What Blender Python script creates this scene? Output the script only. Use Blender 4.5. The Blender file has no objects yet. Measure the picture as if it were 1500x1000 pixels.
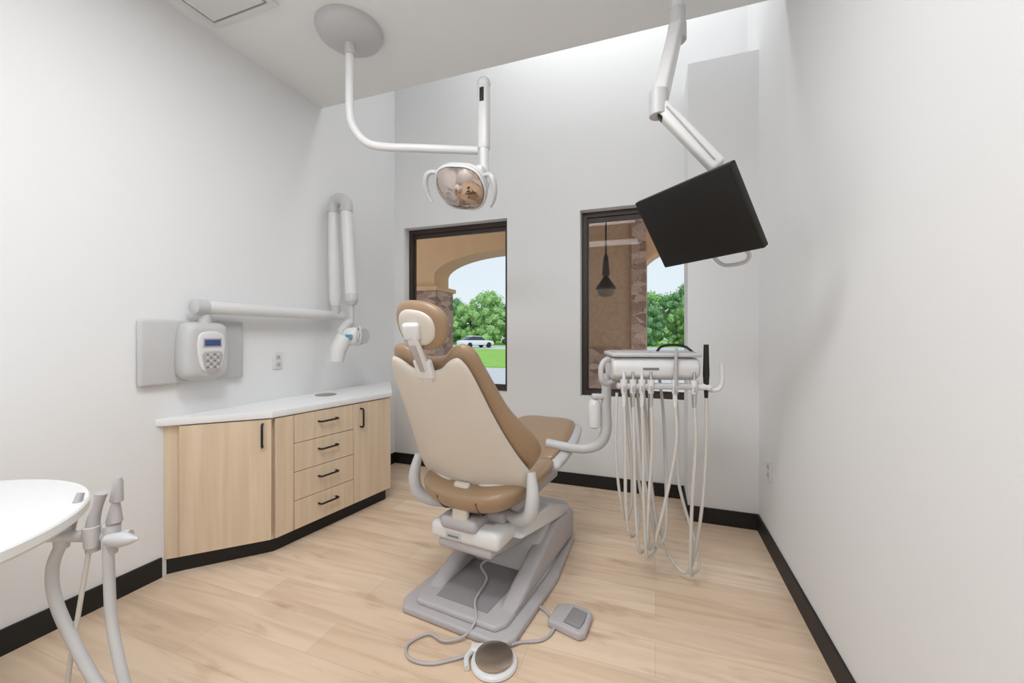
import bpy, bmesh, math, random
from mathutils import Vector, Matrix, noise
random.seed(7)
scene = bpy.context.scene
col = scene.collection
try:
    scene.view_settings.view_transform = 'Standard'
    scene.view_settings.look = 'None'
except Exception as e:
    print(e)

# ------------------------------------------------------------------ materials
def s2l(c):
    return tuple(((x/255.0)/12.92 if x/255.0 <= 0.04045 else ((x/255.0+0.055)/1.055)**2.4) for x in c)

def mat(name, rgb, rough=0.5, metal=0.0, var=0.03, nscale=6.0, bump=0.0, bscale=60.0, coat=0.0, emis=None, estr=0):
    m = bpy.data.materials.new(name); m.use_nodes = True
    nt = m.node_tree; b = nt.nodes['Principled BSDF']
    c = s2l(rgb)
    tc = nt.nodes.new('ShaderNodeTexCoord')
    n = nt.nodes.new('ShaderNodeTexNoise'); n.inputs['Scale'].default_value = nscale; n.inputs['Detail'].default_value = 4
    nt.links.new(tc.outputs['Object'], n.inputs['Vector'])
    r = nt.nodes.new('ShaderNodeMixRGB')
    r.inputs['Color1'].default_value = (*[x*(1-var) for x in c], 1)
    r.inputs['Color2'].default_value = (*[min(1, x*(1+var)) for x in c], 1)
    nt.links.new(n.outputs['Fac'], r.inputs['Fac'])
    nt.links.new(r.outputs['Color'], b.inputs['Base Color'])
    b.inputs['Roughness'].default_value = rough
    b.inputs['Metallic'].default_value = metal
    if coat: b.inputs['Coat Weight'].default_value = coat
    if emis:
        b.inputs['Emission Color'].default_value = (*s2l(emis), 1); b.inputs['Emission Strength'].default_value = estr
    if bump:
        n2 = nt.nodes.new('ShaderNodeTexNoise'); n2.inputs['Scale'].default_value = bscale
        nt.links.new(tc.outputs['Object'], n2.inputs['Vector'])
        bp = nt.nodes.new('ShaderNodeBump'); bp.inputs['Strength'].default_value = bump; bp.inputs['Distance'].default_value = 0.01
        nt.links.new(n2.outputs['Fac'], bp.inputs['Height']); nt.links.new(bp.outputs['Normal'], b.inputs['Normal'])
    return m

M_wall = mat('wall_paint', (236,237,238), 0.85, var=0.006, bump=0.03, bscale=220)
M_ceil = mat('ceiling_paint', (242,243,243), 0.9, var=0.006)
M_black = mat('black_rubber_base', (20,19,19), 0.55)
M_shell = mat('beige_plastic', (216,208,197), 0.38)
M_white = mat('white_plastic', (226,226,226), 0.35)
M_lgray = mat('light_gray_plastic', (200,200,201), 0.4)
M_gray = mat('warm_gray_plastic', (184,180,182), 0.42)
M_dgray = mat('tray_gray_plastic', (144,141,143), 0.5)
M_brown = mat('tan_upholstery', (160,133,105), 0.36, var=0.05, bump=0.05, bscale=90, coat=0.2)
M_seam = mat('seam_brown', (96,72,50), 0.6)
M_hose = mat('hose_beige', (210,206,200), 0.45)
M_screen = mat('screen_black', (2,2,2), 0.5)
M_bezel = mat('bezel_black', (7,7,7), 0.5)
M_frame = mat('window_bronze', (58,46,40), 0.45)
M_pull = mat('pull_black', (14,14,14), 0.4)
M_steel = mat('brushed_steel', (190,180,170), 0.28, metal=1.0)
M_mirror = mat('dichroic_mirror', (205,192,184), 0.04, metal=1.0)
M_quartz = mat('quartz_white', (236,237,238), 0.25, var=0.03, nscale=60)
M_lcd = mat('lcd_blue', (70,84,140), 0.3)
M_teal = mat('teal_sticker', (80,170,190), 0.4)
M_label = mat('label_gray', (120,125,130), 0.5)
M_silv = mat('metal_handpiece', (200,200,200), 0.25, metal=0.8)
M_diff = mat('diffuser', (250,250,250), 0.6)

def wood(name, c1, c2, scale, rough=0.45):
    m = bpy.data.materials.new(name); m.use_nodes = True
    nt = m.node_tree; b = nt.nodes['Principled BSDF']
    g = nt.nodes.new('ShaderNodeNewGeometry')
    mp = nt.nodes.new('ShaderNodeMapping'); mp.inputs['Scale'].default_value = scale
    nt.links.new(g.outputs['Position'], mp.inputs['Vector'])
    n = nt.nodes.new('ShaderNodeTexNoise'); n.inputs['Scale'].default_value = 1; n.inputs['Detail'].default_value = 6; n.inputs['Distortion'].default_value = 0.4
    nt.links.new(mp.outputs[0], n.inputs['Vector'])
    r = nt.nodes.new('ShaderNodeValToRGB')
    r.color_ramp.elements[0].position = 0.3; r.color_ramp.elements[0].color = (*s2l(c1), 1)
    r.color_ramp.elements[1].position = 0.7; r.color_ramp.elements[1].color = (*s2l(c2), 1)
    nt.links.new(n.outputs['Fac'], r.inputs['Fac']); nt.links.new(r.outputs['Color'], b.inputs['Base Color'])
    b.inputs['Roughness'].default_value = rough
    return m
M_oak = wood('oak_veneer', (215,192,164), (227,207,182), (28,28,1.6))

def floor_mat():
    m = bpy.data.materials.new('oak_plank_floor'); m.use_nodes = True
    nt = m.node_tree; b = nt.nodes['Principled BSDF']; L = nt.links.new
    g = nt.nodes.new('ShaderNodeNewGeometry')
    br = nt.nodes.new('ShaderNodeTexBrick')
    br.offset = 0.37; br.inputs['Scale'].default_value = 1
    br.inputs['Brick Width'].default_value = 1.35; br.inputs['Row Height'].default_value = 0.18
    br.inputs['Mortar Size'].default_value = 0.0009; br.inputs['Mortar Smooth'].default_value = 0.3
    br.inputs['Color1'].default_value = (*s2l((223,197,170)), 1)
    br.inputs['Color2'].default_value = (*s2l((236,214,190)), 1)
    br.inputs['Mortar'].default_value = (*s2l((196,168,140)), 1)
    L(g.outputs['Position'], br.inputs['Vector'])
    mp = nt.nodes.new('ShaderNodeMapping'); mp.inputs['Scale'].default_value = (1.1, 12, 1)
    L(g.outputs['Position'], mp.inputs['Vector'])
    n = nt.nodes.new('ShaderNodeTexNoise'); n.inputs['Scale'].default_value = 1.6; n.inputs['Detail'].default_value = 8; n.inputs['Distortion'].default_value = 0.8
    L(mp.outputs[0], n.inputs['Vector'])
    r = nt.nodes.new('ShaderNodeValToRGB')
    r.color_ramp.elements[0].position = 0.28; r.color_ramp.elements[0].color = (0.70,0.64,0.58,1)
    r.color_ramp.elements[1].position = 0.60; r.color_ramp.elements[1].color = (1.03,1.03,1.03,1)
    L(n.outputs['Fac'], r.inputs['Fac'])
    mx = nt.nodes.new('ShaderNodeMixRGB'); mx.blend_type = 'MULTIPLY'; mx.inputs['Fac'].default_value = 0.55
    L(br.outputs['Color'], mx.inputs['Color1']); L(r.outputs['Color'], mx.inputs['Color2'])
    mp2 = nt.nodes.new('ShaderNodeMapping'); mp2.inputs['Scale'].default_value = (1.4, 5.0, 1)
    L(g.outputs['Position'], mp2.inputs['Vector'])
    n2 = nt.nodes.new('ShaderNodeTexNoise'); n2.inputs['Scale'].default_value = 2.0; n2.inputs['Detail'].default_value = 3
    L(mp2.outputs[0], n2.inputs['Vector'])
    r2 = nt.nodes.new('ShaderNodeValToRGB')
    r2.color_ramp.elements[0].position = 0.24; r2.color_ramp.elements[0].color = (0.52,0.41,0.33,1)
    r2.color_ramp.elements[1].position = 0.39; r2.color_ramp.elements[1].color = (1,1,1,1)
    L(n2.outputs['Fac'], r2.inputs['Fac'])
    mx2 = nt.nodes.new('ShaderNodeMixRGB'); mx2.blend_type = 'MULTIPLY'; mx2.inputs['Fac'].default_value = 0.55
    L(mx.outputs['Color'], mx2.inputs['Color1']); L(r2.outputs['Color'], mx2.inputs['Color2'])
    L(mx2.outputs['Color'], b.inputs['Base Color'])
    b.inputs['Roughness'].default_value = 0.36
    bp = nt.nodes.new('ShaderNodeBump'); bp.inputs['Strength'].default_value = 0.05; bp.inputs['Distance'].default_value = 0.005
    L(n.outputs['Fac'], bp.inputs['Height']); L(bp.outputs['Normal'], b.inputs['Normal'])
    return m
M_floor = floor_mat()

def stone_mat():
    m = bpy.data.materials.new('ledge_stone'); m.use_nodes = True
    nt = m.node_tree; b = nt.nodes['Principled BSDF']; L = nt.links.new
    g = nt.nodes.new('ShaderNodeNewGeometry')
    mp = nt.nodes.new('ShaderNodeMapping'); mp.inputs['Scale'].default_value = (6.0, 6.0, 12.0)
    L(g.outputs['Position'], mp.inputs['Vector'])
    v = nt.nodes.new('ShaderNodeTexVoronoi'); v.inputs['Scale'].default_value = 1.0
    L(mp.outputs[0], v.inputs['Vector'])
    sp = nt.nodes.new('ShaderNodeSeparateColor'); L(v.outputs['Color'], sp.inputs[0])
    r = nt.nodes.new('ShaderNodeValToRGB')
    r.color_ramp.elements[0].color = (*s2l((150,114,100)), 1); r.color_ramp.elements[1].color = (*s2l((214,186,168)), 1)
    L(sp.outputs[0], r.inputs['Fac'])
    v2 = nt.nodes.new('ShaderNodeTexVoronoi'); v2.feature = 'DISTANCE_TO_EDGE'; L(mp.outputs[0], v2.inputs['Vector'])
    r2 = nt.nodes.new('ShaderNodeValToRGB'); r2.color_ramp.elements[0].color = (0.35,0.3,0.28,1); r2.color_ramp.elements[1].position = 0.07
    L(v2.outputs['Distance'], r2.inputs['Fac'])
    mx = nt.nodes.new('ShaderNodeMixRGB'); mx.blend_type = 'MULTIPLY'; mx.inputs['Fac'].default_value = 1
    L(r.outputs['Color'], mx.inputs['Color1']); L(r2.outputs['Color'], mx.inputs['Color2'])
    L(mx.outputs['Color'], b.inputs['Base Color']); b.inputs['Roughness'].default_value = 0.9
    return m
M_stone = stone_mat()
M_stucco = mat('stucco_tan', (220,180,140), 0.9, var=0.08, bump=0.3, bscale=40)
M_stucco2 = mat('stucco_reflection_brown', (182,148,120), 0.9, var=0.25, nscale=14, bump=0.4, bscale=40)  # darker than the tan stucco: window screen reflection put into the colour
M_asph = mat('asphalt', (196,196,196), 0.9, var=0.12, nscale=3)
M_grass = mat('grass', (138,184,74), 0.9, var=0.25, nscale=1.5)
M_leaf = mat('leaves', (150,190,116), 0.8, var=0.45, nscale=2.0)
M_leaf2 = mat('leaves_dark', (116,160,106), 0.8, var=0.45, nscale=2.0)
M_bark = mat('bark', (80,64,50), 0.9)
M_carp = mat('car_paint', (225,227,230), 0.3)
M_carg = mat('car_glass', (60,66,72), 0.15)

def glass_mat():
    m = bpy.data.materials.new('window_glass'); m.use_nodes = True
    nt = m.node_tree; nt.nodes.clear(); L = nt.links.new
    o = nt.nodes.new('ShaderNodeOutputMaterial'); mx = nt.nodes.new('ShaderNodeMixShader')
    t = nt.nodes.new('ShaderNodeBsdfTransparent'); t.inputs[0].default_value = (0.95,0.97,0.96,1)
    g = nt.nodes.new('ShaderNodeBsdfGlossy'); g.inputs['Roughness'].default_value = 0.0
    f = nt.nodes.new('ShaderNodeFresnel'); f.inputs['IOR'].default_value = 1.25
    L(f.outputs[0], mx.inputs[0]); L(t.outputs[0], mx.inputs[1]); L(g.outputs[0], mx.inputs[2]); L(mx.outputs[0], o.inputs[0])
    return m
M_glass = glass_mat()

# ------------------------------------------------------------------ mesh helpers
def empty(name, loc=(0,0,0), rz=0.0):
    e = bpy.data.objects.new(name, None); e.location = loc; e.rotation_euler = (0,0,rz)
    e.empty_display_size = 0.1
    col.objects.link(e); return e

def finish(bm, name, m, parent=None, smooth=True, world=False, angle=40):
    bmesh.ops.recalc_face_normals(bm, faces=bm.faces)
    me = bpy.data.meshes.new(name); bm.to_mesh(me); bm.free()
    ob = bpy.data.objects.new(name, me); col.objects.link(ob)
    if m: me.materials.append(m)
    if smooth:
        for p in me.polygons: p.use_smooth = True
        try: me.set_sharp_from_angle(angle=math.radians(angle))
        except Exception: pass
    if parent:
        ob.parent = parent
        if world:
            pm = Matrix.Translation(parent.location) @ parent.rotation_euler.to_matrix().to_4x4()
            ob.matrix_parent_inverse = pm.inverted()
    return ob

def rot(rx=0, ry=0, rz=0):
    return (Matrix.Rotation(math.radians(rz),4,'Z') @ Matrix.Rotation(math.radians(ry),4,'Y') @ Matrix.Rotation(math.radians(rx),4,'X'))

def rbox(name, c, s, m, parent=None, bev=0.0, r=None, seg=3, world=False, taper=None):
    bm = bmesh.new(); bmesh.ops.create_cube(bm, size=1)
    for v in bm.verts:
        k = 1.0
        if taper and v.co.z > 0: k = taper
        v.co = Vector((v.co.x*s[0]*k, v.co.y*s[1]*k, v.co.z*s[2]))
    if bev > 0:
        bmesh.ops.bevel(bm, geom=bm.edges[:]+bm.verts[:], offset=min(bev, min(s)*0.49), segments=seg, profile=0.5, affect='EDGES')
    T = Matrix.Translation(c) @ (r if r else Matrix.Identity(4))
    bm.transform(T)
    return finish(bm, name, m, parent, world=world)

def boxes(name, lst, m, parent=None, world=False):
    bm = bmesh.new()
    for (a, b) in lst:
        r = bmesh.ops.create_cube(bm, size=1)
        for v in r['verts']:
            v.co = Vector([(a[i]+b[i])/2 + v.co[i]*(b[i]-a[i]) for i in range(3)])
    return finish(bm, name, m, parent, smooth=False, world=world)

def prism(name, poly, z0, z1, m, parent=None, bev=0.0, mp=None, world=False, seg=2):
    bm = bmesh.new()
    f = lambda p, z: (mp(p[0], p[1], z) if mp else (p[0], p[1], z))
    lo = [bm.verts.new(f(p, z0)) for p in poly]; hi = [bm.verts.new(f(p, z1)) for p in poly]
    n = len(poly)
    bm.faces.new(lo[::-1]); bm.faces.new(hi)
    for i in range(n): bm.faces.new((lo[i], lo[(i+1)%n], hi[(i+1)%n], hi[i]))
    if bev > 0:
        bmesh.ops.recalc_face_normals(bm, faces=bm.faces)
        bmesh.ops.bevel(bm, geom=bm.edges[:]+bm.verts[:], offset=bev, segments=seg, profile=0.5, affect='EDGES')
    return finish(bm, name, m, parent, world=world)

def cr(pts, n=6, closed=False):
    P = [Vector(p) for p in pts]; out = []
    N = len(P); rng = range(N if closed else N-1)
    for i in rng:
        if closed: p0,p1,p2,p3 = P[(i-1)%N],P[i],P[(i+1)%N],P[(i+2)%N]
        else: p0,p1,p2,p3 = P[max(i-1,0)],P[i],P[i+1],P[min(i+2,N-1)]
        for k in range(n):
            t = k/n
            out.append(0.5*((2*p1)+(-p0+p2)*t+(2*p0-5*p1+4*p2-p3)*t*t+(-p0+3*p1-3*p2+p3)*t**3))
    if not closed: out.append(P[-1])
    return out

def tube(name, pts, r, m, parent=None, n=6, seg=12, world=False, closed=False, smooth=True, sx=1.0):
    rad = r if isinstance(r, (list, tuple)) else [r]*len(pts)
    P4 = [(p[0],p[1],p[2]) for p in pts]
    if smooth:
        S = cr(P4, n, closed)
        R = [q.x for q in cr([(x,0,0) for x in rad], n, closed)]
    else:
        S = [Vector(p) for p in P4]; R = list(rad)
    bm = bmesh.new(); rings = []
    up = None; N = len(S)
    for i, p in enumerate(S):
        if closed: d = S[(i+1)%N]-S[i-1]
        else: d = S[min(i+1,N-1)]-S[max(i-1,0)]
        d.normalize()
        if up is None:
            up = Vector((0,0,1)) if abs(d.z) < 0.9 else Vector((0,1,0))
        up = (up - d*up.dot(d)).normalized(); s = d.cross(up)
        rings.append([bm.verts.new(p + (up*math.cos(a)+s*math.sin(a)*sx)*R[i]) for a in [2*math.pi*k/seg for k in range(seg)]])
    for i in range(N if closed else N-1):
        A, B = rings[i], rings[(i+1)%N]
        for k in range(seg): bm.faces.new((A[k],A[(k+1)%seg],B[(k+1)%seg],B[k]))
    if not closed:
        bm.faces.new(rings[0][::-1]); bm.faces.new(rings[-1])
    return finish(bm, name, m, parent, world=world, angle=50)

def lathe(name, prof, m, parent=None, loc=(0,0,0), r=None, seg=32, world=False, sy=1.0):
    bm = bmesh.new(); rings = []
    for (rr, z) in prof:
        rings.append([bm.verts.new((rr*math.cos(a), rr*math.sin(a)*sy, z)) for a in [2*math.pi*k/seg for k in range(seg)]])
    for i in range(len(rings)-1):
        for k in range(seg): bm.faces.new((rings[i][k],rings[i][(k+1)%seg],rings[i+1][(k+1)%seg],rings[i+1][k]))
    bm.faces.new(rings[0][::-1]); bm.faces.new(rings[-1])
    bm.transform(Matrix.Translation(loc) @ (r if r else Matrix.Identity(4)))
    return finish(bm, name, m, parent, world=world, angle=35)

def cylz(name, r, z0, z1, x, y, m, parent=None, seg=24, bev=0.003, world=False):
    return lathe(name, [(r-bev,z0),(r,z0+bev),(r,z1-bev),(r-bev,z1)], m, parent, loc=(x,y,0), seg=seg, world=world)

def pillow(name, outline, center, tf, tb, mp, m, parent=None, rings=7, power=4.0, n=5, world=False, mirror=False):
    if mirror:
        outline = outline + [(-a, b) for (a, b) in outline[-2:0:-1]]
    O = [(q.x, q.y) for q in cr([(a,b,0) for a,b in outline], n, True)]
    bm = bmesh.new(); cx, cy = center
    ss = [0.25, 0.5, 0.7, 0.82, 0.9, 0.955, 0.985, 1.0]
    def ringv(s, sign):
        h = (tf if sign > 0 else tb)*(max(0, 1-s**power))**0.5
        return [bm.verts.new(mp(cx+s*(a-cx), cy+s*(b-cy), sign*h)) for a, b in O]
    F = [ringv(s, 1) for s in ss]; B = [ringv(s, -1) for s in ss[:-1]] + [F[-1]]
    N = len(O)
    for R in (F, B):
        c = bm.verts.new(mp(cx, cy, tf if R is F else -tb))
        for k in range(N): bm.faces.new((c, R[0][k], R[0][(k+1)%N]))
        for i in range(len(R)-1):
            for k in range(N): bm.faces.new((R[i][k],R[i+1][k],R[i+1][(k+1)%N],R[i][(k+1)%N]))
    return finish(bm, name, m, parent, world=world, angle=60)

# ------------------------------------------------------------------ room
XL, XR, YB, YR, ZC, ZH, YS = -2.5, 0.65, 3.45, -1.7, 3.10, 4.6, 2.50
boxes('floor', [((XL-0.2,YR-0.2,-0.1),(XR+0.2,YB+0.2,0))], M_floor)
boxes('wall_left', [((XL-0.15,YR,0),(XL,YB,ZH))], M_wall)
boxes('wall_right', [((XR,YR,0),(XR+0.15,YB,ZH))], M_wall)
boxes('wall_rear', [((XL,YR-0.15,0),(XR,YR,ZH))], M_wall)
W1 = (-2.39,-1.28); W2 = (-0.61,0.50); ZW0, ZW1 = 0.77, 2.37
YB2 = YB+0.2
boxes('wall_back', [((XL-0.15,YB,0),(W1[0],YB2,ZH)), ((W1[1],YB,0),(W2[0],YB2,ZH)), ((W2[1],YB,0),(XR+0.15,YB2,ZH)),
    ((W1[0],YB,0),(W1[1],YB2,ZW0)), ((W1[0],YB,ZW1),(W1[1],YB2,ZH)),
    ((W2[0],YB,0),(W2[1],YB2,ZW0)), ((W2[0],YB,ZW1),(W2[1],YB2,ZH))], M_wall)
XBX, YBX = 0.215, 3.07
boxes('wall_column', [((XBX,YBX,0),(XR,YB,3.2))], M_wall)
boxes('ceiling', [((XL,YR,ZC),(XR,YS,ZC+0.1)), ((XL,YS-0.1,ZC+0.1),(XR,YS,ZH)), ((XL,YR,ZH),(XR,YB,ZH+0.1))], M_ceil)
bh = 0.105; bt = 0.012
boxes('baseboard_left', [((XL,YR,0),(XL+bt,1.395,bh)), ((XL,3.3,0),(XL+bt,YB,bh))], M_black)
boxes('baseboard_right', [((XR-bt,YR,0),(XR,YBX,bh))], M_black)
boxes('baseboard_back', [((XL+bt,YB-bt,0),(XBX,YB,bh)), ((XBX-bt,YBX-bt,0),(XBX,YB-bt,bh)), ((XBX,YBX-bt,0),(XR-bt,YBX,bh))], M_black)

def window(name, x0, x1):
    e = empty(name, ((x0+x1)/2, YB+0.12, (ZW0+ZW1)/2))
    y0, y1 = YB+0.09, YB+0.15; w = 0.045
    boxes('frame', [((x0,y0,ZW0),(x0+w,y1,ZW1)), ((x1-w,y0,ZW0),(x1,y1,ZW1)), ((x0+w,y0,ZW0),(x1-w,y1,ZW0+w)), ((x0+w,y0,ZW1-w),(x1-w,y1,ZW1))], M_frame, e, world=True)
    boxes('glazing_bead', [((x0+w,y0+0.02,ZW0+w),(x0+w+0.012,y1-0.01,ZW1-w)), ((x1-w-0.012,y0+0.02,ZW0+w),(x1-w,y1-0.01,ZW1-w)),
        ((x0+w+0.012,y0+0.02,ZW0+w),(x1-w-0.012,y1-0.01,ZW0+w+0.012)), ((x0+w+0.012,y0+0.02,ZW1-w-0.04),(x1-w-0.012,y1-0.01,ZW1-w))], M_frame, e, world=True)
    bm = bmesh.new()
    vs = [bm.verts.new(p) for p in ((x0+w,y0+0.035,ZW0+w),(x1-w,y0+0.035,ZW0+w),(x1-w,y0+0.035,ZW1-w),(x0+w,y0+0.035,ZW1-w))]
    bm.faces.new(vs); finish(bm, 'glass', M_glass, e, smooth=False, world=True)
window('window_1', *W1); window('window_2', *W2)

# ceiling vent
e = empty('ceiling_vent', (-2.2,1.40,ZC))
vx0, vx1, vy0, vy1 = -2.42, -1.93, 1.17, 1.63
boxes('vent_frame', [((vx0,vy0,ZC-0.014),(vx1,vy0+0.035,ZC)), ((vx0,vy1-0.035,ZC-0.014),(vx1,vy1,ZC)), ((vx0,vy0+0.035,ZC-0.014),(vx0+0.035,vy1-0.035,ZC)), ((vx1-0.035,vy0+0.035,ZC-0.014),(vx1,vy1-0.035,ZC))], M_white, e, world=True)
boxes('vent_core', [((vx0+0.035,vy0+0.035,ZC-0.002),(vx1-0.035,vy1-0.035,ZC))], M_gray, e, world=True)
boxes('vent_plate', [((vx0+0.05,vy0+0.05,ZC-0.018),(vx1-0.05,vy1-0.05,ZC-0.010))], M_white, e, world=True)
# unseen panel lights, added overhead to brighten the room
def fill_panel(name, x, y, p):
    e = empty(name, (x,y,ZC))
    a, b = 0.6, 0.3
    boxes('trim_frame', [((x-a,y-b,ZC-0.015),(x+a,y-b+0.03,ZC)), ((x-a,y+b-0.03,ZC-0.015),(x+a,y+b,ZC)), ((x-a,y-b+0.03,ZC-0.015),(x-a+0.03,y+b-0.03,ZC)), ((x+a-0.03,y-b+0.03,ZC-0.015),(x+a,y+b-0.03,ZC))], M_white, e, world=True)
    boxes('lens', [((x-a+0.03,y-b+0.03,ZC-0.006),(x+a-0.03,y+b-0.03,ZC))], M_diff, e, world=True)
    l = bpy.data.lights.new('lamp', 'AREA'); l.shape = 'RECTANGLE'; l.size = 1.1; l.size_y = 0.5; l.energy = p; l.color = (0.97,0.985,1.0)
    o = bpy.data.objects.new('lamp', l); o.location = (0,0,-0.02); o.parent = e; col.objects.link(o)
fill_panel('fill_light_panel', -0.85, 0.75, 32)
fill_panel('fill_light_panel', -0.85, -0.85, 29)
l = bpy.data.lights.new('lamp', 'AREA'); l.shape = 'RECTANGLE'; l.size = 1.8; l.size_y = 0.4; l.energy = 15
e = empty('upper_fill_light', (-0.5,2.92,ZH-0.05)); o = bpy.data.objects.new('lamp', l); o.parent = e; col.objects.link(o)  # unseen lamp with housing, added to brighten the upper back wall
boxes('housing', [((-1.45,2.69,ZH-0.04),(0.45,3.15,ZH))], M_white, e, world=True)

# outlets
def outlet(name, x, y, z, sgn):
    e = empty(name, (x,y,z))
    rbox('plate', (sgn*0.004,0,0), (0.008,0.075,0.12), M_white, e, 0.003)
    for dz in (-0.025,0.025):
        rbox('socket', (sgn*0.009,0,dz), (0.004,0.034,0.03), M_lgray, e, 0.002)
        boxes('slots', [((sgn*0.0105-0.001,-0.008,dz-0.006),(sgn*0.0105+0.001,-0.005,dz+0.006)), ((sgn*0.0105-0.001,0.005,dz-0.006),(sgn*0.0105+0.001,0.008,dz+0.006))], M_pull, e)
outlet('wall_outlet', XL, 2.10, 1.118, 1)
outlet('wall_outlet', XR, 2.80, 0.48, -1)

# ------------------------------------------------------------------ cabinet
e = empty('base_cabinet', (-2.3,2.2,0))
A = Vector((-2.44,1.45)); B = Vector((-2.13,1.76)); C = Vector((-1.98,2.66)); D = Vector((-2.42,3.2))
prism('carcass', [(XL+0.002,1.41),(A.x-0.002,A.y+0.012),(B.x-0.012,B.y+0.01),(C.x-0.014,C.y),(D.x-0.01,D.y),(XL+0.002,3.24)], 0.085, 0.812, M_oak, e, world=True)
prism('toe_kick', [(XL+0.002,1.42),(A.x-0.01,A.y+0.03),(B.x-0.03,B.y+0.03),(C.x-0.035,C.y),(D.x-0.02,D.y),(XL+0.002,3.22)], 0.0, 0.085, M_black, e, world=True)
prism('countertop', [(XL+0.001,1.37),(-2.47,1.39),(-2.41,1.445),(B.x+0.02,B.y-0.02),(C.x+0.028,C.y+0.0),(D.x+0.03,D.y+0.03),(XL+0.001,3.30)], 0.812, 0.85, M_quartz, e, bev=0.003, world=True)
def front(name, P, Q, s0, s1, z0, z1):
    d = (Q-P); Ln = d.length; d = d/Ln; nrm = Vector((d.y,-d.x))
    p = P+d*(s0+0.002); q = P+d*(s1-0.002)
    prism(name, [tuple(p),tuple(q),tuple(q+nrm*0.018),tuple(p+nrm*0.018)], z0+0.002, z1-0.002, M_oak, e, bev=0.0015, world=True, seg=1)
    return d, nrm
def pull(P, d, nrm, s, z, vertical, ln=0.12):
    c = P + d*s; o1 = nrm*0.018; o2 = nrm*0.05
    if vertical: pts = [(*(c+o1), z-ln/2), (*(c+o2), z-ln/2), (*(c+o2), z+ln/2), (*(c+o1), z+ln/2)]
    else: pts = [(*(c+o1-d*ln/2), z), (*(c+o2-d*ln/2), z), (*(c+o2+d*ln/2), z), (*(c+o1+d*ln/2), z)]
    dd = [Vector(p) for p in pts]
    tube('pull', [dd[0], dd[0].lerp(dd[1],0.85), dd[1].lerp(dd[2],0.06), dd[2].lerp(dd[1],0.06), dd[3].lerp(dd[2],0.85), dd[3]], 0.0065, M_pull, e, smooth=False, seg=8, world=True)
d, nr = front('door_panel', A, B, 0.0, (B-A).length-0.004, 0.095, 0.807)
pull(A, d, nr, (B-A).length-0.05, 0.715, True, 0.13)
LB = (C-B).length
d, nr = front('filler_panel', B, C, 0.004, 0.12, 0.095, 0.807)
zz = [0.095+i*(0.712/4) for i in range(5)]
for i in range(4):
    front('drawer_front', B, C, 0.12, 0.56, zz[i], zz[i+1])
    pull(B, d, nr, 0.35, zz[i+1]-0.07, False, 0.13)
front('door_panel', B, C, 0.56, LB, 0.095, 0.807)
pull(B, d, nr, 0.62, 0.70, True, 0.13)
e = empty('countertop_grommet', (-2.32,2.36,0.850))
lathe('ring', [(0.07,0),(0.075,0.002),(0.07,0.005),(0.055,0.004),(0.05,0.001)], M_steel, e)

# ------------------------------------------------------------------ dental x-ray
e = empty('dental_xray_unit', (-2.5,1.55,1.2))
rbox('wall_plate', (XL+0.02,1.555,1.205), (0.036,0.55,0.35), M_lgray, e, 0.016, world=True)
def mpx(a, b, n): return (XL+0.08+n, 1.555+a, 1.205+b)
pillow('control_box', [(0,-0.165),(0.08,-0.155),(0.12,-0.12),(0.125,0.0),(0.115,0.12),(0.09,0.16),(0,0.165)], (0,0), 0.065, 0.06, mpx, M_lgray, e, power=10, world=True, mirror=True)
def mpk(a, b, n): return (XL+0.146+n, 1.56+a, 1.205+b)
pillow('keypad_panel', [(0,-0.12),(0.05,-0.10),(0.07,-0.03),(0.075,0.05),(0.06,0.10),(0,0.115)], (0,0), 0.008, 0.008, mpk, M_white, e, power=10, world=True, mirror=True)
rbox('lcd', (XL+0.156,1.56,1.255), (0.004,0.085,0.035), M_lcd, e, 0.001, world=True)
rbox('lcd_bezel', (XL+0.154,1.56,1.255), (0.004,0.10,0.052), M_gray, e, 0.001, world=True)
def mpg(a, b, n): return (XL+0.154+n, 1.56+a, 1.15+b)
pillow('keypad', [(0,-0.06),(0.035,-0.045),(0.05,0.0),(0.052,0.05),(0,0.058)], (0,0), 0.004, 0.004, mpg, M_gray, e, power=8, world=True, mirror=True)
for i in range(4):
    for j in range(5):
        rbox('key', (XL+0.159,1.56+(i-1.5)*0.019,1.19-j*0.018), (0.003,0.010,0.008), M_white if (i+j)%2 else M_label, e, 0.001, world=True)
tube('wall_pivot', [(-2.41,1.56,1.35),(-2.41,1.56,1.44)], 0.032, M_lgray, e, smooth=False, seg=20, world=True)
tube('horizontal_arm', [(-2.40,1.50,1.455),(-2.40,1.53,1.455),(-2.42,2.60,1.45),(-2.42,2.63,1.45)], [0.034,0.038,0.038,0.034], M_white, e, smooth=False, seg=24, world=True)
tube('arm_end_cap', [(-2.399,1.49,1.455),(-2.399,1.495,1.455),(-2.40,1.56,1.455)], [0.034,0.044,0.044], M_lgray, e, smooth=False, seg=24, world=True)
tube('arm_swivel', [(-2.42,2.56,1.47),(-2.42,2.56,1.56)], 0.036, M_lgray, e, smooth=False, seg=20, world=True)
tube('scissor_arm_rear', [(-2.42,2.56,1.53),(-2.42,2.56,1.58),(-2.42,2.54,2.28),(-2.42,2.54,2.33)], [0.035,0.050,0.042,0.035], M_white, e, smooth=False, seg=20, world=True)
tube('elbow', [(-2.42,2.54,2.27),(-2.42,2.54,2.33),(-2.385,2.54,2.37),(-2.335,2.54,2.37),(-2.295,2.54,2.33),(-2.29,2.54,2.27)], 0.047, M_lgray, e, seg=20, world=True)
tube('scissor_arm_front', [(-2.29,2.54,2.30),(-2.29,2.54,2.26),(-2.235,2.53,1.60),(-2.235,2.53,1.56)], [0.04,0.042,0.046,0.04], M_white, e, smooth=False, seg=20, world=True)
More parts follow.
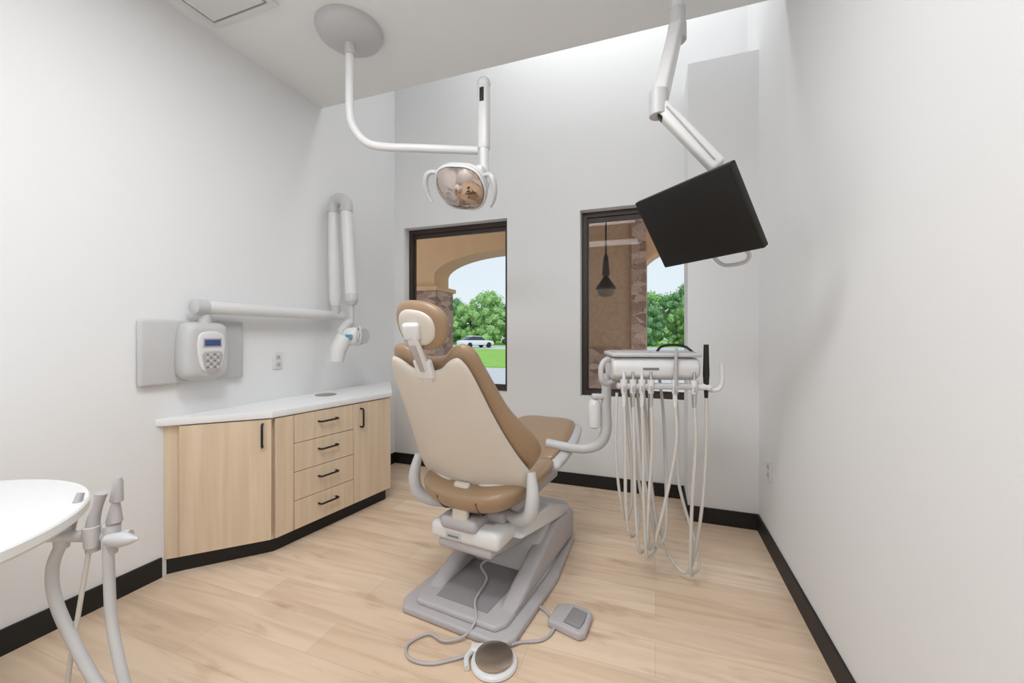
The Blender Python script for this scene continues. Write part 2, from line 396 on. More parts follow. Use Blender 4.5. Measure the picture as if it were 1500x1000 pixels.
tube('knuckle', [(-2.235,2.53,1.62),(-2.235,2.53,1.57),(-2.235,2.53,1.53)], [0.045,0.05,0.03], M_lgray, e, seg=20, world=True)
tube('yoke_post', [(-2.235,2.53,1.55),(-2.235,2.53,1.38)], 0.02, M_lgray, e, smooth=False, seg=16, world=True)
tube('yoke', [(-2.235,2.53,1.40),(-2.25,2.50,1.375),(-2.27,2.46,1.32),(-2.26,2.45,1.27)], [0.03,0.035,0.035,0.03], M_lgray, e, seg=16, world=True)
rbox('tube_head', (-2.19,2.51,1.285), (0.15,0.17,0.14), M_white, e, 0.06, world=True, seg=5)
tube('tube_cone', [(-2.22,2.44,1.28),(-2.245,2.40,1.19),(-2.25,2.39,1.10)], [0.062,0.06,0.052], M_white, e, smooth=False, seg=24, world=True)
rbox('warning_label', (-2.165,2.424,1.29), (0.065,0.004,0.022), M_teal, e, 0.001, world=True)
rbox('caution_label', (-2.165,2.423,1.268), (0.06,0.004,0.012), M_label, e, 0.001, world=True)
tube('head_ring', [(-2.12,2.51,1.29),(-2.095,2.51,1.29)], 0.06, M_lgray, e, smooth=False, seg=24, world=True)
tube('head_grip', [(-2.12,2.47,1.34),(-2.08,2.44,1.36),(-2.065,2.44,1.29),(-2.08,2.44,1.23),(-2.12,2.47,1.235)], 0.008, M_lgray, e, seg=10, world=True)

# ------------------------------------------------------------------ operatory light
e = empty('dental_operatory_light', (-1.7,1.89,ZC))
lathe('ceiling_canopy', [(0.05,-0.085),(0.07,-0.085),(0.14,-0.07),(0.175,-0.045),(0.188,-0.02),(0.188,0.0)], M_lgray, e, loc=(-1.7,1.91,ZC), seg=48, world=True)
tube('drop_arm', [(-1.70,1.91,3.04),(-1.70,1.91,2.85),(-1.70,1.91,2.64),(-1.685,1.915,2.54),(-1.63,1.94,2.455),(-1.54,1.975,2.415),(-1.30,2.065,2.405),(-1.0,2.19,2.40)], 0.024, M_white, e, n=8, seg=20, world=True)
tube('drop_collar', [(-1.70,1.91,3.03),(-1.70,1.91,2.95)], 0.03, M_lgray, e, smooth=False, seg=20, world=True)
rbox('spring_arm_upper', (-0.965,2.204,2.60), (0.066,0.066,0.40), M_white, e, 0.02, world=True)
rbox('spring_arm_tip', (-0.965,2.204,2.80), (0.075,0.075,0.07), M_white, e, 0.03, world=True)
boxes('spring_slot', [((-0.978,2.167,2.68),(-0.952,2.172,2.76))], M_pull, e, world=True)
tube('lower_post', [(-0.965,2.204,2.45),(-0.965,2.204,2.28)], [0.031,0.026], M_white, e, smooth=False, seg=20, world=True)
tube('neck', [(-0.965,2.204,2.31),(-0.965,2.204,2.25),(-0.955,2.17,2.19),(-0.95,2.12,2.16)], [0.03,0.036,0.04,0.036], M_white, e, seg=16, world=True)
HC = Vector((-1.03,2.03,2.125))
nf = Vector((-0.10,-0.70,-0.70)).normalized()
aw = Vector((0.92,0.33,0.16)); aw = (aw - nf*aw.dot(nf)).normalized(); bu = aw.cross(nf)*-1
if bu.z < 0: bu = -bu
def mph(a, b, n): return HC + aw*a + bu*b + nf*n
OL = [(0,-0.125),(0.07,-0.12),(0.12,-0.085),(0.15,0.0),(0.125,0.085),(0.07,0.12),(0,0.125)]
pillow('lamp_housing', [(a*1.06,b*1.06) for a,b in OL], (0,0), 0.0, 0.095, lambda a,b,n: mph(a,b,n-0.004), M_white, e, power=3, world=True, mirror=True)
def mpm(a, b, n):
    s = (a/0.15)**2+(b/0.125)**2
    fac = 0.0018*math.cos(a*190)*math.cos(b*190)
    return HC + aw*a + bu*b + nf*(0.012 + 0.055*max(0,1-s) + n + fac)
pillow('mirror_reflector', [(a*0.96,b*0.96) for a,b in OL], (0,0), 0.002, 0.002, mpm, M_mirror, e, power=8, world=True, mirror=True)
rim = [mph(q.x,q.y,0.003) for q in cr([(a,b,0) for a,b in (OL+[(-a,b) for a,b in OL[-2:0:-1]])], 5, True)]
tube('rim', rim, 0.008, M_white, e, smooth=False, seg=8, closed=True, world=True)
for s in (-1,1):
    tube('grip_handle', [mph(s*0.13,0.06,-0.03), mph(s*0.175,0.075,-0.02), mph(s*0.205,0.06,0.0), mph(s*0.215,0.01,0.02), mph(s*0.205,-0.04,0.035), mph(s*0.185,-0.075,0.045)], [0.012,0.013,0.015,0.015,0.013,0.010], M_lgray, e, seg=12, world=True)
tube('neck_yoke', [(-0.95,2.13,2.17), mph(0.09,0.06,-0.085), mph(0.02,0.0,-0.08)], 0.038, M_white, e, seg=14, world=True)

# ------------------------------------------------------------------ monitor
e = empty('ceiling_mounted_monitor', (0.10,2.106,ZC))
CM = Vector((0.150,1.78,1.757))
wv = Vector((0.693,-0.72,0)).normalized(); nh = Vector((-0.72,-0.693,0)).normalized()
tl = math.radians(33); nn = (nh*math.cos(tl)+Vector((0,0,-1))*math.sin(tl)).normalized(); uv = nn.cross(wv)
if uv.z < 0: uv = -uv
RM = Matrix((wv, nn, uv)).transposed().to_4x4()
rbox('display_body', CM, (0.475,0.03,0.33), M_bezel, e, 0.006, r=RM, world=True)
rbox('screen', CM+nn*0.0155, (0.455,0.002,0.30), M_screen, e, 0.0008, r=RM, world=True)
rbox('back_bulge', CM-nn*0.03, (0.30,0.04,0.2), M_bezel, e, 0.015, r=RM, world=True)
rbox('vesa_plate', CM-nn*0.055, (0.13,0.02,0.13), M_white, e, 0.005, r=RM, world=True)
hb = CM-uv*0.163-nn*0.02
tube('grip_handle', [hb+wv*0.0, hb+wv*0.0-uv*0.035-nn*0.01, hb+wv*0.03-uv*0.06-nn*0.01, hb+wv*0.11-uv*0.06-nn*0.01, hb+wv*0.14-uv*0.035-nn*0.01, hb+wv*0.14], 0.008, M_lgray, e, n=5, seg=10, world=True)
cylz('ceiling_plate', 0.09, ZC-0.03, ZC, 0.10, 2.106, M_white, e, world=True)
cylz('ceiling_post', 0.028, 2.84, ZC-0.02, 0.10, 2.106, M_white, e, world=True)
cylz('post_collar', 0.038, 2.78, 2.88, 0.10, 2.106, M_lgray, e, world=True)
J1 = Vector((0.10,2.10,2.80)); J2 = Vector((0.014,1.863,2.30)); J3 = Vector((0.25,1.87,2.00)); J4 = CM-nn*0.07
def bar(name, P, Q, w, t, m, bev=0.015):
    d = Q-P; q = d.to_track_quat('Z','Y').to_matrix().to_4x4()
    return rbox(name, (P+Q)/2, (w,t,d.length), m, e, bev, r=q, world=True)
bar('upper_arm', J1, J2, 0.06, 0.065, M_white)
cylz('joint_cover_upper', 0.042, 2.72, 2.80, 0.10, 2.10, M_lgray, e, world=True)
cylz('elbow_joint', 0.040, 2.25, 2.36, 0.014, 1.863, M_lgray, e, world=True)
bar('elbow_bracket', Vector((0.014,1.863,2.29)), Vector((0.05,1.861,2.24)), 0.055, 0.055, M_pull, 0.01)
bar('spring_arm', Vector((0.02,1.863,2.29)), J3, 0.065, 0.065, M_white)
bar('spring_arm_track', Vector((0.045,1.829,2.27)), J3+Vector((-0.02,-0.034,0.02)), 0.014, 0.006, M_gray, 0.002)
tube('tilt_head', [J3, J3+Vector((0.01,0,-0.06)), J4+Vector((0,0,0.03)), J4], 0.024, M_lgray, e, seg=12, world=True)

# ------------------------------------------------------------------ dental chair
ch = empty('dental_chair', (-0.84,1.60,0), math.radians(-7))
bo = [(-0.27,-0.04),(0.25,-0.04),(0.29,0.02),(0.30,0.5),(0.24,0.98),(-0.24,0.98),(-0.30,0.5),(-0.31,0.02)]
prism('base_plate', bo, 0.0, 0.035, M_gray, ch, bev=0.012, seg=3)
prism('base_plate_upper', [(-0.22,0.0),(0.20,0.0),(0.235,0.05),(0.25,0.5),(0.2,0.93),(-0.2,0.93),(-0.25,0.5),(-0.255,0.05)], 0.03, 0.06, M_gray, ch, bev=0.012, seg=3)
prism('base_tray', [(-0.15,0.06),(0.13,0.06),(0.15,0.42),(-0.17,0.42)], 0.055, 0.064, M_dgray, ch, bev=0.003)
yz = lambda a, b, x: (x, a, b)
for s in (-1,1):
    x0, x1 = sorted((s*0.155, s*0.245))
    prism('base_side_rail', [(0.08,0.05),(0.95,0.05),(0.95,0.21),(0.62,0.24),(0.42,0.16)], x0, x1, M_gray, ch, bev=0.02, mp=yz, seg=3)
prism('base_front_cover', [(0.40,0.05),(1.0,0.05),(1.03,0.16),(0.95,0.25),(0.70,0.30),(0.50,0.22)], -0.2, 0.21, M_lgray, ch, bev=0.03, mp=yz, seg=4)
prism('lift_arm', [(0.10,0.30),(0.16,0.26),(0.75,0.12),(0.85,0.22),(0.45,0.40),(0.14,0.41)], -0.125, 0.125, M_gray, ch, bev=0.02, mp=yz, seg=3)
prism('lift_arm_cover', [(0.22,0.335),(0.90,0.19),(0.93,0.23),(0.60,0.36),(0.30,0.385)], -0.05, 0.225, M_white, ch, bev=0.015, mp=yz, seg=3)
rbox('pump_housing', (-0.01,0.20,0.365), (0.38,0.26,0.085), M_white, ch, 0.03, seg=4)
rbox('pump_housing_lower', (-0.01,0.18,0.305), (0.30,0.2,0.05), M_gray, ch, 0.02)
rbox('pivot_block', (-0.03,0.12,0.42), (0.20,0.14,0.06), M_gray, ch, 0.025)
rbox('badge', (-0.06,0.072,0.357), (0.085,0.008,0.034), M_lgray, ch, 0.003)
rbox('badge_text', (-0.06,0.0675,0.357), (0.06,0.002,0.010), M_label, ch, 0.0005)
rbox('underframe', (0,0.55,0.43), (0.30,0.75,0.06), M_gray, ch, 0.02)
# seat
def mps(a, b, n): return (a-0.02, b, 0.55 + 0.5*a*a + 0.03*max(0,(b-0.3)) + n)
pillow('seat_cushion', [(0,0.03),(0.14,0.04),(0.23,0.09),(0.28,0.21),(0.285,0.45),(0.25,0.62),(0.15,0.66),(0,0.67)], (0,0.34), 0.06, 0.105, mps, M_brown, ch, power=3.4, mirror=True)
for s in (-1,1):
    tube('seat_seam', [(-0.02+s*0.09,0.18,0.452),(-0.02+s*0.10,0.10,0.47),(-0.02+s*0.105,0.055,0.51),(-0.02+s*0.105,0.033,0.55)], 0.0035, M_seam, ch, seg=6)
def mpl(a, b, n): return (a, b, 0.60 + 0.2*(b-0.62) + 0.25*a*a + n)
LO = [(0,0.60),(0.2,0.61),(0.235,0.66),(0.24,0.85),(0.215,1.05),(0.18,1.13),(0.10,1.17),(0,1.175)]
pillow('leg_cushion', LO, (0,0.9), 0.03, 0.035, mpl, M_brown, ch, power=5, mirror=True)
pillow('leg_support_shell', [(a*1.2,0.9+(b-0.9)*1.1) for a,b in LO], (0,0.9), 0.04, 0.055, lambda a,b,n: mpl(a,b,n-0.038), M_lgray, ch, power=6, mirror=True)
# back
XO = -0.025
e0 = Vector((XO,0.16,0.60)); eu = Vector((-0.02,-0.458,0.889)); en = Vector((0,0.889,0.458))
def mpb(a, b, n):
    bulge = 0.8*a*a*max(0.35, 1-0.6*max(0,b)/0.72)
    return e0 + Vector((a,0,0)) + eu*b + en*(n + bulge)
UO = [(0,-0.03),(0.15,-0.03),(0.25,0.0),(0.315,0.06),(0.355,0.13),(0.35,0.20),(0.315,0.29),(0.272,0.40),(0.245,0.53),(0.226,0.62),(0.208,0.69),(0.17,0.722),(0.12,0.712),(0.07,0.675),(0,0.665)]
pillow('back_cushion', UO, (0,0.3), 0.06, 0.04, lambda a,b,n: mpb(a,b,n+0.03), M_brown, ch, power=5, mirror=True)
SO = [(0,-0.05),(0.12,-0.045),(0.25,-0.045),(0.32,-0.02),(0.315,0.05),(0.285,0.16),(0.258,0.28),(0.235,0.41),(0.218,0.53),(0.205,0.61),(0.19,0.662),(0.165,0.69),(0.12,0.675),(0.07,0.64),(0,0.63)]
pillow('back_shell', SO, (0,0.3), 0.015, 0.022, lambda a,b,n: mpb(a,b,n-0.022), M_shell, ch, power=9, mirror=True)
rbox('back_bracket', (XO,0.085,0.51), (0.085,0.035,0.20), M_shell, ch, 0.014, r=rot(-6,0,0))
rbox('back_bracket_hinge', (XO,0.085,0.425), (0.13,0.06,0.05), M_shell, ch, 0.018)
for s in (-1,1):
    tube('arm_support', [(s*0.14+XO,0.25,0.43),(s*0.25+XO,0.20,0.44),(s*0.315+XO,0.16,0.485),(s*0.335+XO,0.15,0.57),(s*0.32+XO,0.17,0.68)], [0.026,0.030,0.032,0.030,0.020], M_lgray, ch, n=6, seg=14)
    tube('shell_rib', [mpb(s*0.03,-0.06,-0.035), mpb(s*0.06,0.0,-0.046), mpb(s*0.14,0.015,-0.044), mpb(s*0.27,0.0,-0.03)], [0.014,0.014,0.012,0.008], M_shell, ch, seg=10)
# headrest
hc = Vector((-0.015,-0.225,1.332)); hu = Vector((0.10,-0.33,0.94)).normalized(); hn = Vector((0.10,0.94,0.33)).normalized()
ha = hu.cross(hn)*-1
if ha.x < 0: ha = -ha
def mphd(a, b, n): return hc + ha*a + hu*b + hn*(n+0.8*a*a)
HO = [(0,-0.095),(0.065,-0.088),(0.115,-0.05),(0.132,0.01),(0.116,0.066),(0.066,0.098),(0,0.106)]
pillow('headrest_cushion', HO, (0,0), 0.04, 0.022, mphd, M_brown, ch, power=6, mirror=True)
pillow('headrest_plate', [(a*0.72,b*0.72) for a,b in HO], (0,0), 0.005, 0.012, lambda a,b,n: mphd(a,b,n-0.022), M_shell, ch, power=6, mirror=True)
def lbar(name, P, Q, w, t, m, bev=0.01):
    P = Vector(P); Q = Vector(Q); d = Q-P; q = d.to_track_quat('Z','X').to_matrix().to_4x4()
    return rbox(name, (P+Q)/2, (t,w,d.length), m, ch, bev, r=q)
lbar('headrest_knuckle', mphd(0,0.03,-0.045), mphd(0,-0.04,-0.045), 0.07, 0.03, M_white, 0.013)
lbar('headrest_stem', mphd(0,-0.02,-0.05), mpb(0,0.57,-0.03), 0.05, 0.022, M_white, 0.009)
lbar('headrest_stem_slot', mphd(0,-0.06,-0.055), mpb(0,0.64,-0.046), 0.026, 0.01, M_gray, 0.004)
lbar('headrest_clamp', mpb(0,0.69,-0.03), mpb(0,0.60,-0.035), 0.09, 0.03, M_white, 0.012)

# delivery unit
du = empty('dental_delivery_unit', (-0.03,2.32,0), math.radians(15))
rbox('tray_top', (0.0,0.0,1.195), (0.45,0.29,0.022), M_lgray, du, 0.010)
rbox('tray_mat', (0.0,0.0,1.208), (0.41,0.25,0.006), M_gray, du, 0.002)
prism('control_head', [(-0.14,1.085),(-0.08,1.06),(0.14,1.07),(0.15,1.18),(-0.12,1.18),(-0.15,1.14)], -0.22, 0.22, M_white, du, bev=0.018, mp=yz, seg=4)
rbox('control_label', (-0.03,-0.147,1.125), (0.08,0.004,0.012), M_label, du, 0.001, r=rot(0,0,0))
rbox('holder_bar', (0,-0.13,1.035), (0.40,0.05,0.03), M_lgray, du, 0.01)
tube('left_handle', [(-0.20,-0.05,1.16),(-0.25,-0.09,1.165),(-0.275,-0.11,1.13),(-0.275,-0.11,1.07),(-0.25,-0.09,1.04),(-0.20,-0.05,1.05)], 0.014, M_lgray, du, seg=12)
tube('right_handle', [(0.20,-0.05,1.06),(0.26,-0.10,1.02),(0.31,-0.12,1.02),(0.33,-0.12,1.06),(0.33,-0.12,1.15)], 0.012, M_white, du, seg=12)
tube('camera_wand', [(0.245,-0.14,0.98),(0.245,-0.14,1.10),(0.245,-0.14,1.25)], [0.009,0.016,0.012], M_pull, du, smooth=False, seg=12)
tube('wand_holder', [(0.19,-0.13,1.035),(0.245,-0.14,1.035),(0.26,-0.14,1.03)], 0.018, M_white, du, smooth=False, seg=12)
tube('tray_cord', [(0.02,-0.06,1.20),(0.05,-0.04,1.235),(0.12,-0.02,1.245),(0.18,-0.03,1.235),(0.21,-0.06,1.205)], 0.007, M_pull, du, seg=10)
hx = [-0.165,-0.12,-0.075,-0.03,0.09,0.185]
bot = [(-0.11,0.24),(-0.06,0.16),(-0.02,0.13),(-0.015,0.18),(0.03,0.20),(0.20,0.06)]
for i, x in enumerate(hx):
    tube('handpiece_holder', [(x,-0.145,1.07),(x,-0.145,1.0)], [0.019,0.015], M_white, du, smooth=False, seg=12)
    rbox('holder_lever', (x,-0.165,1.025), (0.012,0.035,0.03), M_gray, du, 0.004)
    tube('handpiece', [(x,-0.145,1.11),(x,-0.145,1.06),(x,-0.145,0.97),(x,-0.145,0.93)], [0.007,0.010,0.012,0.009], M_silv if i%2 else M_white, du, smooth=False, seg=12)
    bx, bz = bot[i]
    tube('handpiece_hose', [(x,-0.145,0.96),(x+0.005,-0.15,0.75),((x+bx)/2-0.02,-0.15,0.45),(bx-0.03,-0.13,bz+0.05),(bx,-0.09,bz),(bx+0.045,-0.04,bz+0.06),(x*0.7+0.03,0.02,0.5),(x*0.8+0.02,0.06,0.85),(x*0.8,0.08,1.08)], 0.0085, M_hose, du, n=8, seg=10)
tube('suction_hose', [(0.245,-0.14,1.0),(0.25,-0.13,0.75),(0.23,-0.12,0.4),(0.19,-0.1,0.12),(0.15,-0.06,0.05),(0.08,0.0,0.16),(0.02,0.05,0.5),(0.02,0.08,1.07)], 0.0085, M_hose, du, n=8, seg=10)
tube('hose_drop', [(-0.2,-0.14,1.0),(-0.205,-0.14,0.7),(-0.18,-0.13,0.45),(-0.14,-0.1,0.33),(-0.10,-0.03,0.5),(-0.12,0.06,1.07)], 0.0075, M_hose, du, n=8, seg=10)
tube('syringe_grip', [(0.09,-0.155,1.0),(0.09,-0.155,1.12),(0.095,-0.15,1.23)], [0.010,0.011,0.006], M_gray, du, smooth=False, seg=10)
tube('support_arm', [(-0.22,0.06,1.08),(-0.225,0.06,0.90),(-0.225,0.06,0.76),(-0.26,0.07,0.68),(-0.34,0.08,0.645),(-0.44,0.09,0.65),(-0.56,0.12,0.66)], [0.026,0.028,0.03,0.03,0.026,0.026,0.03], M_lgray, du, n=7, seg=18)
lathe('water_bottle', [(0.02,0.0),(0.036,0.01),(0.036,0.13),(0.028,0.155),(0.015,0.165),(0.015,0.19)], M_white, du, loc=(-0.29,0.06,0.77), seg=24)
rbox('bottle_bracket', (-0.26,0.06,0.95), (0.09,0.05,0.03), M_lgray, du, 0.01)

# foot controls
e = empty('foot_control_disc', (-0.60,1.47,0), math.radians(15))
lathe('base_ring', [(0.085,0),(0.093,0.006),(0.09,0.014),(0.08,0.02),(0.06,0.022)], M_white, e, seg=40)
lathe('steel_disc', [(0.07,0.022),(0.076,0.028),(0.074,0.036),(0.05,0.043),(0.02,0.045)], M_steel, e, seg=40)
rbox('side_lever', (-0.075,0.055,0.013), (0.06,0.045,0.022), M_white, e, 0.009)
tube('rear_grip', [(-0.10,-0.045,0.012),(-0.11,0.0,0.014),(-0.10,0.04,0.012)], 0.011, M_white, e, seg=10)
fm = Matrix.Translation((-0.60,1.47,0)) @ Matrix.Rotation(math.radians(15),4,'Z')
def fw(L): return [fm @ Vector(p) for p in L]
tube('air_tube', fw([(0.06,0.085,0.012),(0.10,0.11,0.008),(0.19,0.13,0.008),(0.24,0.20,0.008),(0.22,0.28,0.012),(0.175,0.33,0.014)]), 0.006, M_gray, ch, n=7, seg=8, world=True)
tube('power_cord', fw([(-0.09,0.03,0.012),(-0.16,0.0,0.008),(-0.25,-0.03,0.008),(-0.34,-0.01,0.008),(-0.37,0.06,0.008),(-0.30,0.12,0.012),(-0.22,0.08,0.016),(-0.14,0.11,0.02),(-0.10,0.16,0.06),(-0.12,0.26,0.075),(-0.09,0.42,0.075),(-0.13,0.5,0.10),(-0.04,0.54,0.14)]), 0.006, M_gray, ch, n=7, seg=8, world=True)
e = empty('foot_pedal', (-0.355,1.79,0), math.radians(-12))
prism('pedal_body', [(-0.085,-0.075),(0.07,-0.085),(0.09,-0.06),(0.075,0.07),(0.045,0.09),(-0.05,0.08),(-0.09,0.05)], 0.0, 0.035, M_gray, e, bev=0.01, seg=3)
prism('pedal_pad', [(-0.015,-0.055),(0.062,-0.06),(0.065,-0.01),(0.055,0.05),(-0.015,0.055)], 0.033, 0.042, M_dgray, e, bev=0.003)

# ------------------------------------------------------------------ round counter + assistant's holder
e = empty('round_side_table', (-1.9,0.33,0))
lathe('table_top', [(0.445,0.748),(0.46,0.752),(0.47,0.763),(0.47,0.785),(0.466,0.79)], M_quartz, e, seg=96)
cylz('table_column', 0.035, 0.02, 0.752, 0, -0.05, M_lgray, e)
lathe('table_foot', [(0.24,0),(0.245,0.01),(0.1,0.03),(0.04,0.045)], M_lgray, e, loc=(0,-0.05,0), seg=48)
rbox('mount_bracket', (0.20,0.22,0.733), (0.26,0.06,0.03), M_lgray, e, 0.01, r=rot(0,0,48))
e = empty('assistant_instrument_holder', (-1.555,0.72,0), math.radians(28))
tube('holder_arm', [(-0.16,-0.06,0.728),(-0.12,-0.03,0.72),(-0.04,0.0,0.70),(0.07,0.0,0.695)], 0.016, M_lgray, e, seg=12)
for i, (x, yy) in enumerate(((-0.10,0.0),(-0.02,-0.005),(0.03,0.0))):
    tube('holder_cup', [(x,yy-0.01,0.735),(x,yy-0.01,0.675)], [0.021,0.017], M_lgray, e, smooth=False, seg=16)
tube('saliva_ejector', [(-0.10,0.01,0.70),(-0.10,0.03,0.77),(-0.095,0.045,0.815)], [0.013,0.012,0.009], M_gray, e, smooth=False, seg=12)
tube('suction_valve', [(-0.02,-0.01,0.66),(-0.02,-0.01,0.74),(-0.008,-0.01,0.79),(0.002,-0.01,0.83)], [0.017,0.016,0.012,0.015], M_gray, e, seg=12)
tube('air_water_syringe', [(0.03,-0.01,0.65),(0.03,-0.01,0.70),(0.032,-0.01,0.74),(0.036,-0.01,0.745),(0.04,-0.01,0.80),(0.042,-0.01,0.805),(0.046,-0.01,0.86),(0.048,-0.01,0.875)], [0.013,0.018,0.015,0.020,0.010,0.016,0.012,0.007], M_gray, e, smooth=False, seg=12)
tube('valve_knob', [(0.03,-0.03,0.70),(0.075,-0.035,0.70),(0.10,-0.04,0.70),(0.12,-0.04,0.70)], [0.014,0.022,0.014,0.003], M_lgray, e, smooth=False, seg=16)
tube('vacuum_hose', [(-0.10,-0.01,0.69),(-0.115,-0.02,0.62),(-0.095,-0.03,0.52),(-0.01,-0.05,0.36),(0.09,-0.07,0.2),(0.15,-0.1,0.06),(0.16,-0.16,0.02),(0.10,-0.24,0.02)], 0.0145, M_lgray, e, n=8, seg=14)
tube('vacuum_hose_small', [(0.02,-0.01,0.68),(0.03,-0.02,0.58),(0.045,-0.03,0.45),(0.09,-0.05,0.3),(0.15,-0.06,0.12),(0.21,-0.09,0.025),(0.19,-0.18,0.02)], 0.0135, M_lgray, e, n=8, seg=14)
tube('syringe_tube', [(-0.02,-0.02,0.68),(-0.04,-0.03,0.50),(-0.06,-0.04,0.3),(-0.05,-0.06,0.1),(0.0,-0.15,0.01)], 0.006, M_hose, e, n=8, seg=8)

# ------------------------------------------------------------------ exterior
GZ = -0.3
boxes('ground_parking_lot', [((-160,YB2,GZ-0.2),(160,240,GZ))], M_asph)
boxes('ground_lawn', [((-80,18,GZ),(80,40,GZ+0.06)), ((-120,54,GZ),(120,120,GZ+0.06))], M_grass)
def archwall():
    e = empty('porch_arcade', (-1,6.2,0))
    y0, y1 = 6.0, 6.5
    top = 3.9
    def arch(x0, x1, zs, rise):
        n = 24
        return [((x0+x1)/2+(x1-x0)/2*math.cos(math.pi*(1-i/n)), zs+rise*math.sin(math.pi*(1-i/n))) for i in range(n+1)]
    for (x0, x1, zs, rise) in ((-3.55,-1.0,2.30,0.36),(-0.18,2.6,2.2,0.5)):
        ap = arch(x0,x1,zs,rise)
        bm = bmesh.new()
        for i in range(len(ap)-1):
            (xa,za),(xb,zb) = ap[i],ap[i+1]
            for y in (y0,y1):
                bm.faces.new([bm.verts.new(p) for p in ((xa,y,za),(xb,y,zb),(xb,y,top),(xa,y,top))])
            bm.faces.new([bm.verts.new(p) for p in ((xa,y0,za),(xb,y0,zb),(xb,y1,zb),(xa,y1,za))])
        finish(bm, 'arch', M_stucco, e, smooth=False, world=True)
    boxes('piers', [((-9,y0,GZ),(-3.55,y1,top)), ((2.6,y0,GZ),(6,y1,top))], M_stucco, e, world=True)
    boxes('centre_pier', [((-1.0,y0,GZ),(-0.18,y1,top))], M_stucco2, e, world=True)
    boxes('stone_base', [((-9,y0-0.06,GZ),(-3.49,y1+0.06,2.05)), ((-0.32,y0-0.06,GZ),(-0.12,y1+0.06,2.95)), ((-1.06,y0-0.05,GZ),(-0.32,y0,1.1)), ((2.54,y0-0.06,GZ),(6,y1+0.06,1.75))], M_stone, e, world=True)
    boxes('stone_cap', [((-9,y0-0.1,2.05),(-3.45,y1+0.1,2.12))], M_stucco, e, world=True)
    boxes('porch_shade_slab', [((-9,YB2,top),(6,y1+0.2,top+0.2))], M_stucco, e, world=True)  # unseen slab over the porch, added to darken it
archwall()
e = empty('dark_hanging_shape', (-0.58,5.1,2.0))  # dark hanging form modelled outside the right window
tube('hanging_shape_stem', [(0,0,1.9),(0,0,0.28)], 0.012, M_pull, e, smooth=False, seg=8)
lathe('hanging_shape_upper', [(0.015,0.3),(0.03,0.26),(0.05,0.05),(0.03,0.02),(0.10,-0.08),(0.13,-0.12),(0.12,-0.14)], M_pull, e, seg=20)
lathe('hanging_shape_lower', [(0.115,-0.14),(0.12,-0.17),(0.09,-0.21),(0.03,-0.23)], mat('hanging_shape_brown',(120,100,80),0.3), e, seg=20)

def tree_mesh(seed, m, h):
    rnd = random.Random(seed)
    bm = bmesh.new()
    for i in range(70):
        a = rnd.uniform(0, 6.28); zz = rnd.uniform(0.08, 0.97)*h
        rmax = 0.36*h*math.sin(min(1, (zz/h))*math.pi*0.85+0.25)
        rr = rmax*math.sqrt(rnd.uniform(0.0,1))
        c = Vector((rr*math.cos(a), rr*math.sin(a), zz)); s = rnd.uniform(0.05,0.11)*h
        r = bmesh.ops.create_icosphere(bm, subdivisions=2, radius=s*0.75)
        for v in r['verts']:
            v.co = v.co*(1+0.5*noise.noise(v.co*3+Vector((seed,i*3,0)))) + c
        for j in range(80):
            dv = Vector((rnd.gauss(0,1),rnd.gauss(0,1),rnd.gauss(0,1))).normalized()*s*rnd.uniform(0.7,1.35)
            p = c+dv; q = 0.014*h*rnd.uniform(0.6,1.3)
            u1 = Vector((rnd.gauss(0,1),rnd.gauss(0,1),rnd.gauss(0,1))).normalized(); u2 = u1.orthogonal().normalized()
            bm.faces.new([bm.verts.new(p+u1*q), bm.verts.new(p+u2*q*0.7), bm.verts.new(p-u1*q), bm.verts.new(p-u2*q*0.7)])
    me = bpy.data.meshes.new('tree_crown'); bm.to_mesh(me); bm.free(); me.materials.append(m)
    return me
crowns = [tree_mesh(1,M_leaf,6.0), tree_mesh(2,M_leaf2,6.5), tree_mesh(3,M_leaf,5.2)]
def tree(x, y, k, s):
    e = empty('tree', (x,y,GZ))
    o = bpy.data.objects.new('crown', crowns[k]); o.parent = e; o.scale = (s,s,s); o.rotation_euler = (0,0,x*1.7); col.objects.link(o)
    tube('trunk', [(0,0,0),(0.05,0,1.5*s),(0,0.05,3.2*s)], [0.16*s,0.12*s,0.08*s], M_bark, e, seg=8)
for i in range(20):
    tree(-44+i*3.3+random.uniform(-0.8,0.8), 56+random.uniform(-2,5), i%3, random.uniform(0.8,1.4))
for i in range(18):
    tree(-62+i*4.4+random.uniform(-0.8,0.8), 68+random.uniform(-2,3), (i+1)%3, random.uniform(1.2,1.6))
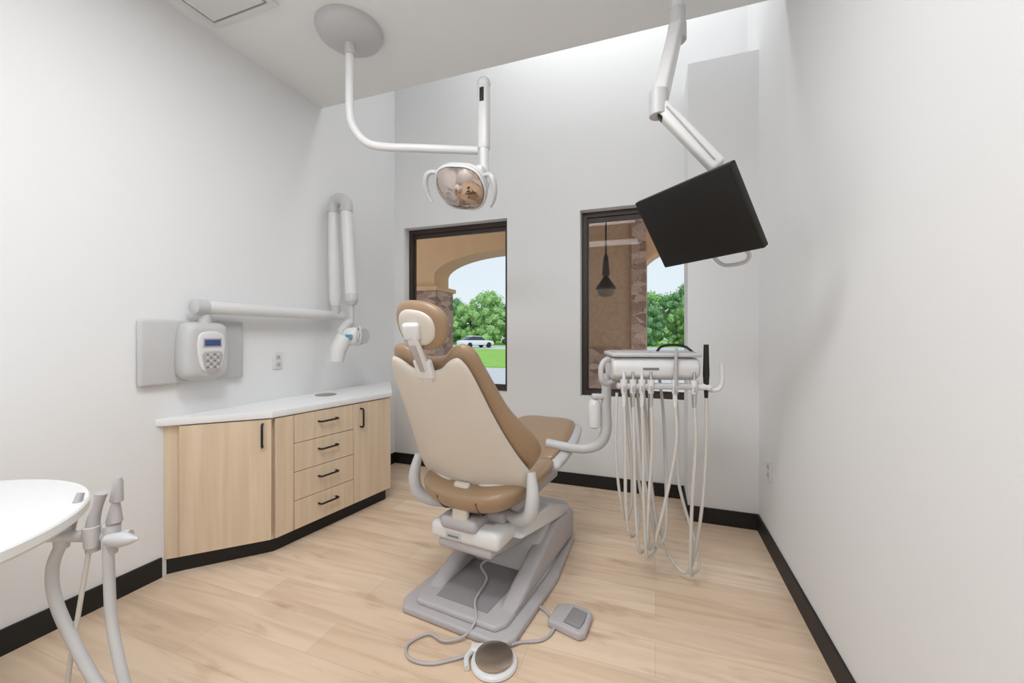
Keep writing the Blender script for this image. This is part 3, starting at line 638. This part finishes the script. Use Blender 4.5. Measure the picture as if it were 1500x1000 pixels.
# car
e = empty('parked_car', (-20.6,44.5,GZ), math.radians(60))
prism('car_body', [(-2.2,0.35),(2.2,0.35),(2.25,0.7),(1.9,0.85),(1.0,0.92),(-1.6,0.95),(-2.2,0.85)], -0.85, 0.85, M_carp, e, bev=0.08, mp=lambda a,b,x:(a,x,b))
prism('car_cabin', [(-1.7,0.9),(1.1,0.88),(0.4,1.38),(-0.9,1.42)], -0.72, 0.72, M_carg, e, bev=0.06, mp=lambda a,b,x:(a,x,b))
prism('car_roof', [(-1.0,1.38),(0.5,1.36),(0.3,1.45),(-0.8,1.47)], -0.7, 0.7, M_carp, e, bev=0.03, mp=lambda a,b,x:(a,x,b))
for x in (-1.4,1.4):
    for y in (-0.8,0.8):
        lathe('wheel', [(0.2,-0.1),(0.33,-0.1),(0.34,0),(0.33,0.1),(0.2,0.1)], M_black, e, loc=(x,y,0.34), r=rot(90,0,0), seg=20)

# world
w = bpy.data.worlds.new('World'); scene.world = w; w.use_nodes = True
nt = w.node_tree; bg = nt.nodes['Background']
tc = nt.nodes.new('ShaderNodeTexCoord'); sp = nt.nodes.new('ShaderNodeSeparateXYZ'); rp = nt.nodes.new('ShaderNodeValToRGB')
nt.links.new(tc.outputs['Generated'], sp.inputs[0]); nt.links.new(sp.outputs['Z'], rp.inputs['Fac'])
rp.color_ramp.elements[0].color = (*s2l((222,229,235)),1); rp.color_ramp.elements[1].position = 0.6; rp.color_ramp.elements[1].color = (*s2l((196,214,232)),1)
nt.links.new(rp.outputs['Color'], bg.inputs['Color']); bg.inputs['Strength'].default_value = 1.2
sl = bpy.data.lights.new('sun', 'SUN'); sl.energy = 1.8; sl.angle = math.radians(20)
so = bpy.data.objects.new('sun', sl); so.rotation_euler = (math.radians(35), math.radians(20), 0); so.location = (0,20,20); col.objects.link(so)

# camera
cd = bpy.data.cameras.new('camera'); cam = bpy.data.objects.new('camera', cd); col.objects.link(cam)
cam.location = (0,0,1.3); cam.rotation_euler = (math.radians(90),0,math.radians(19.65))
cd.sensor_width = 36; cd.lens = 14.11; cd.shift_y = -10/1500; cd.clip_start = 0.02; cd.clip_end = 500
scene.camera = cam
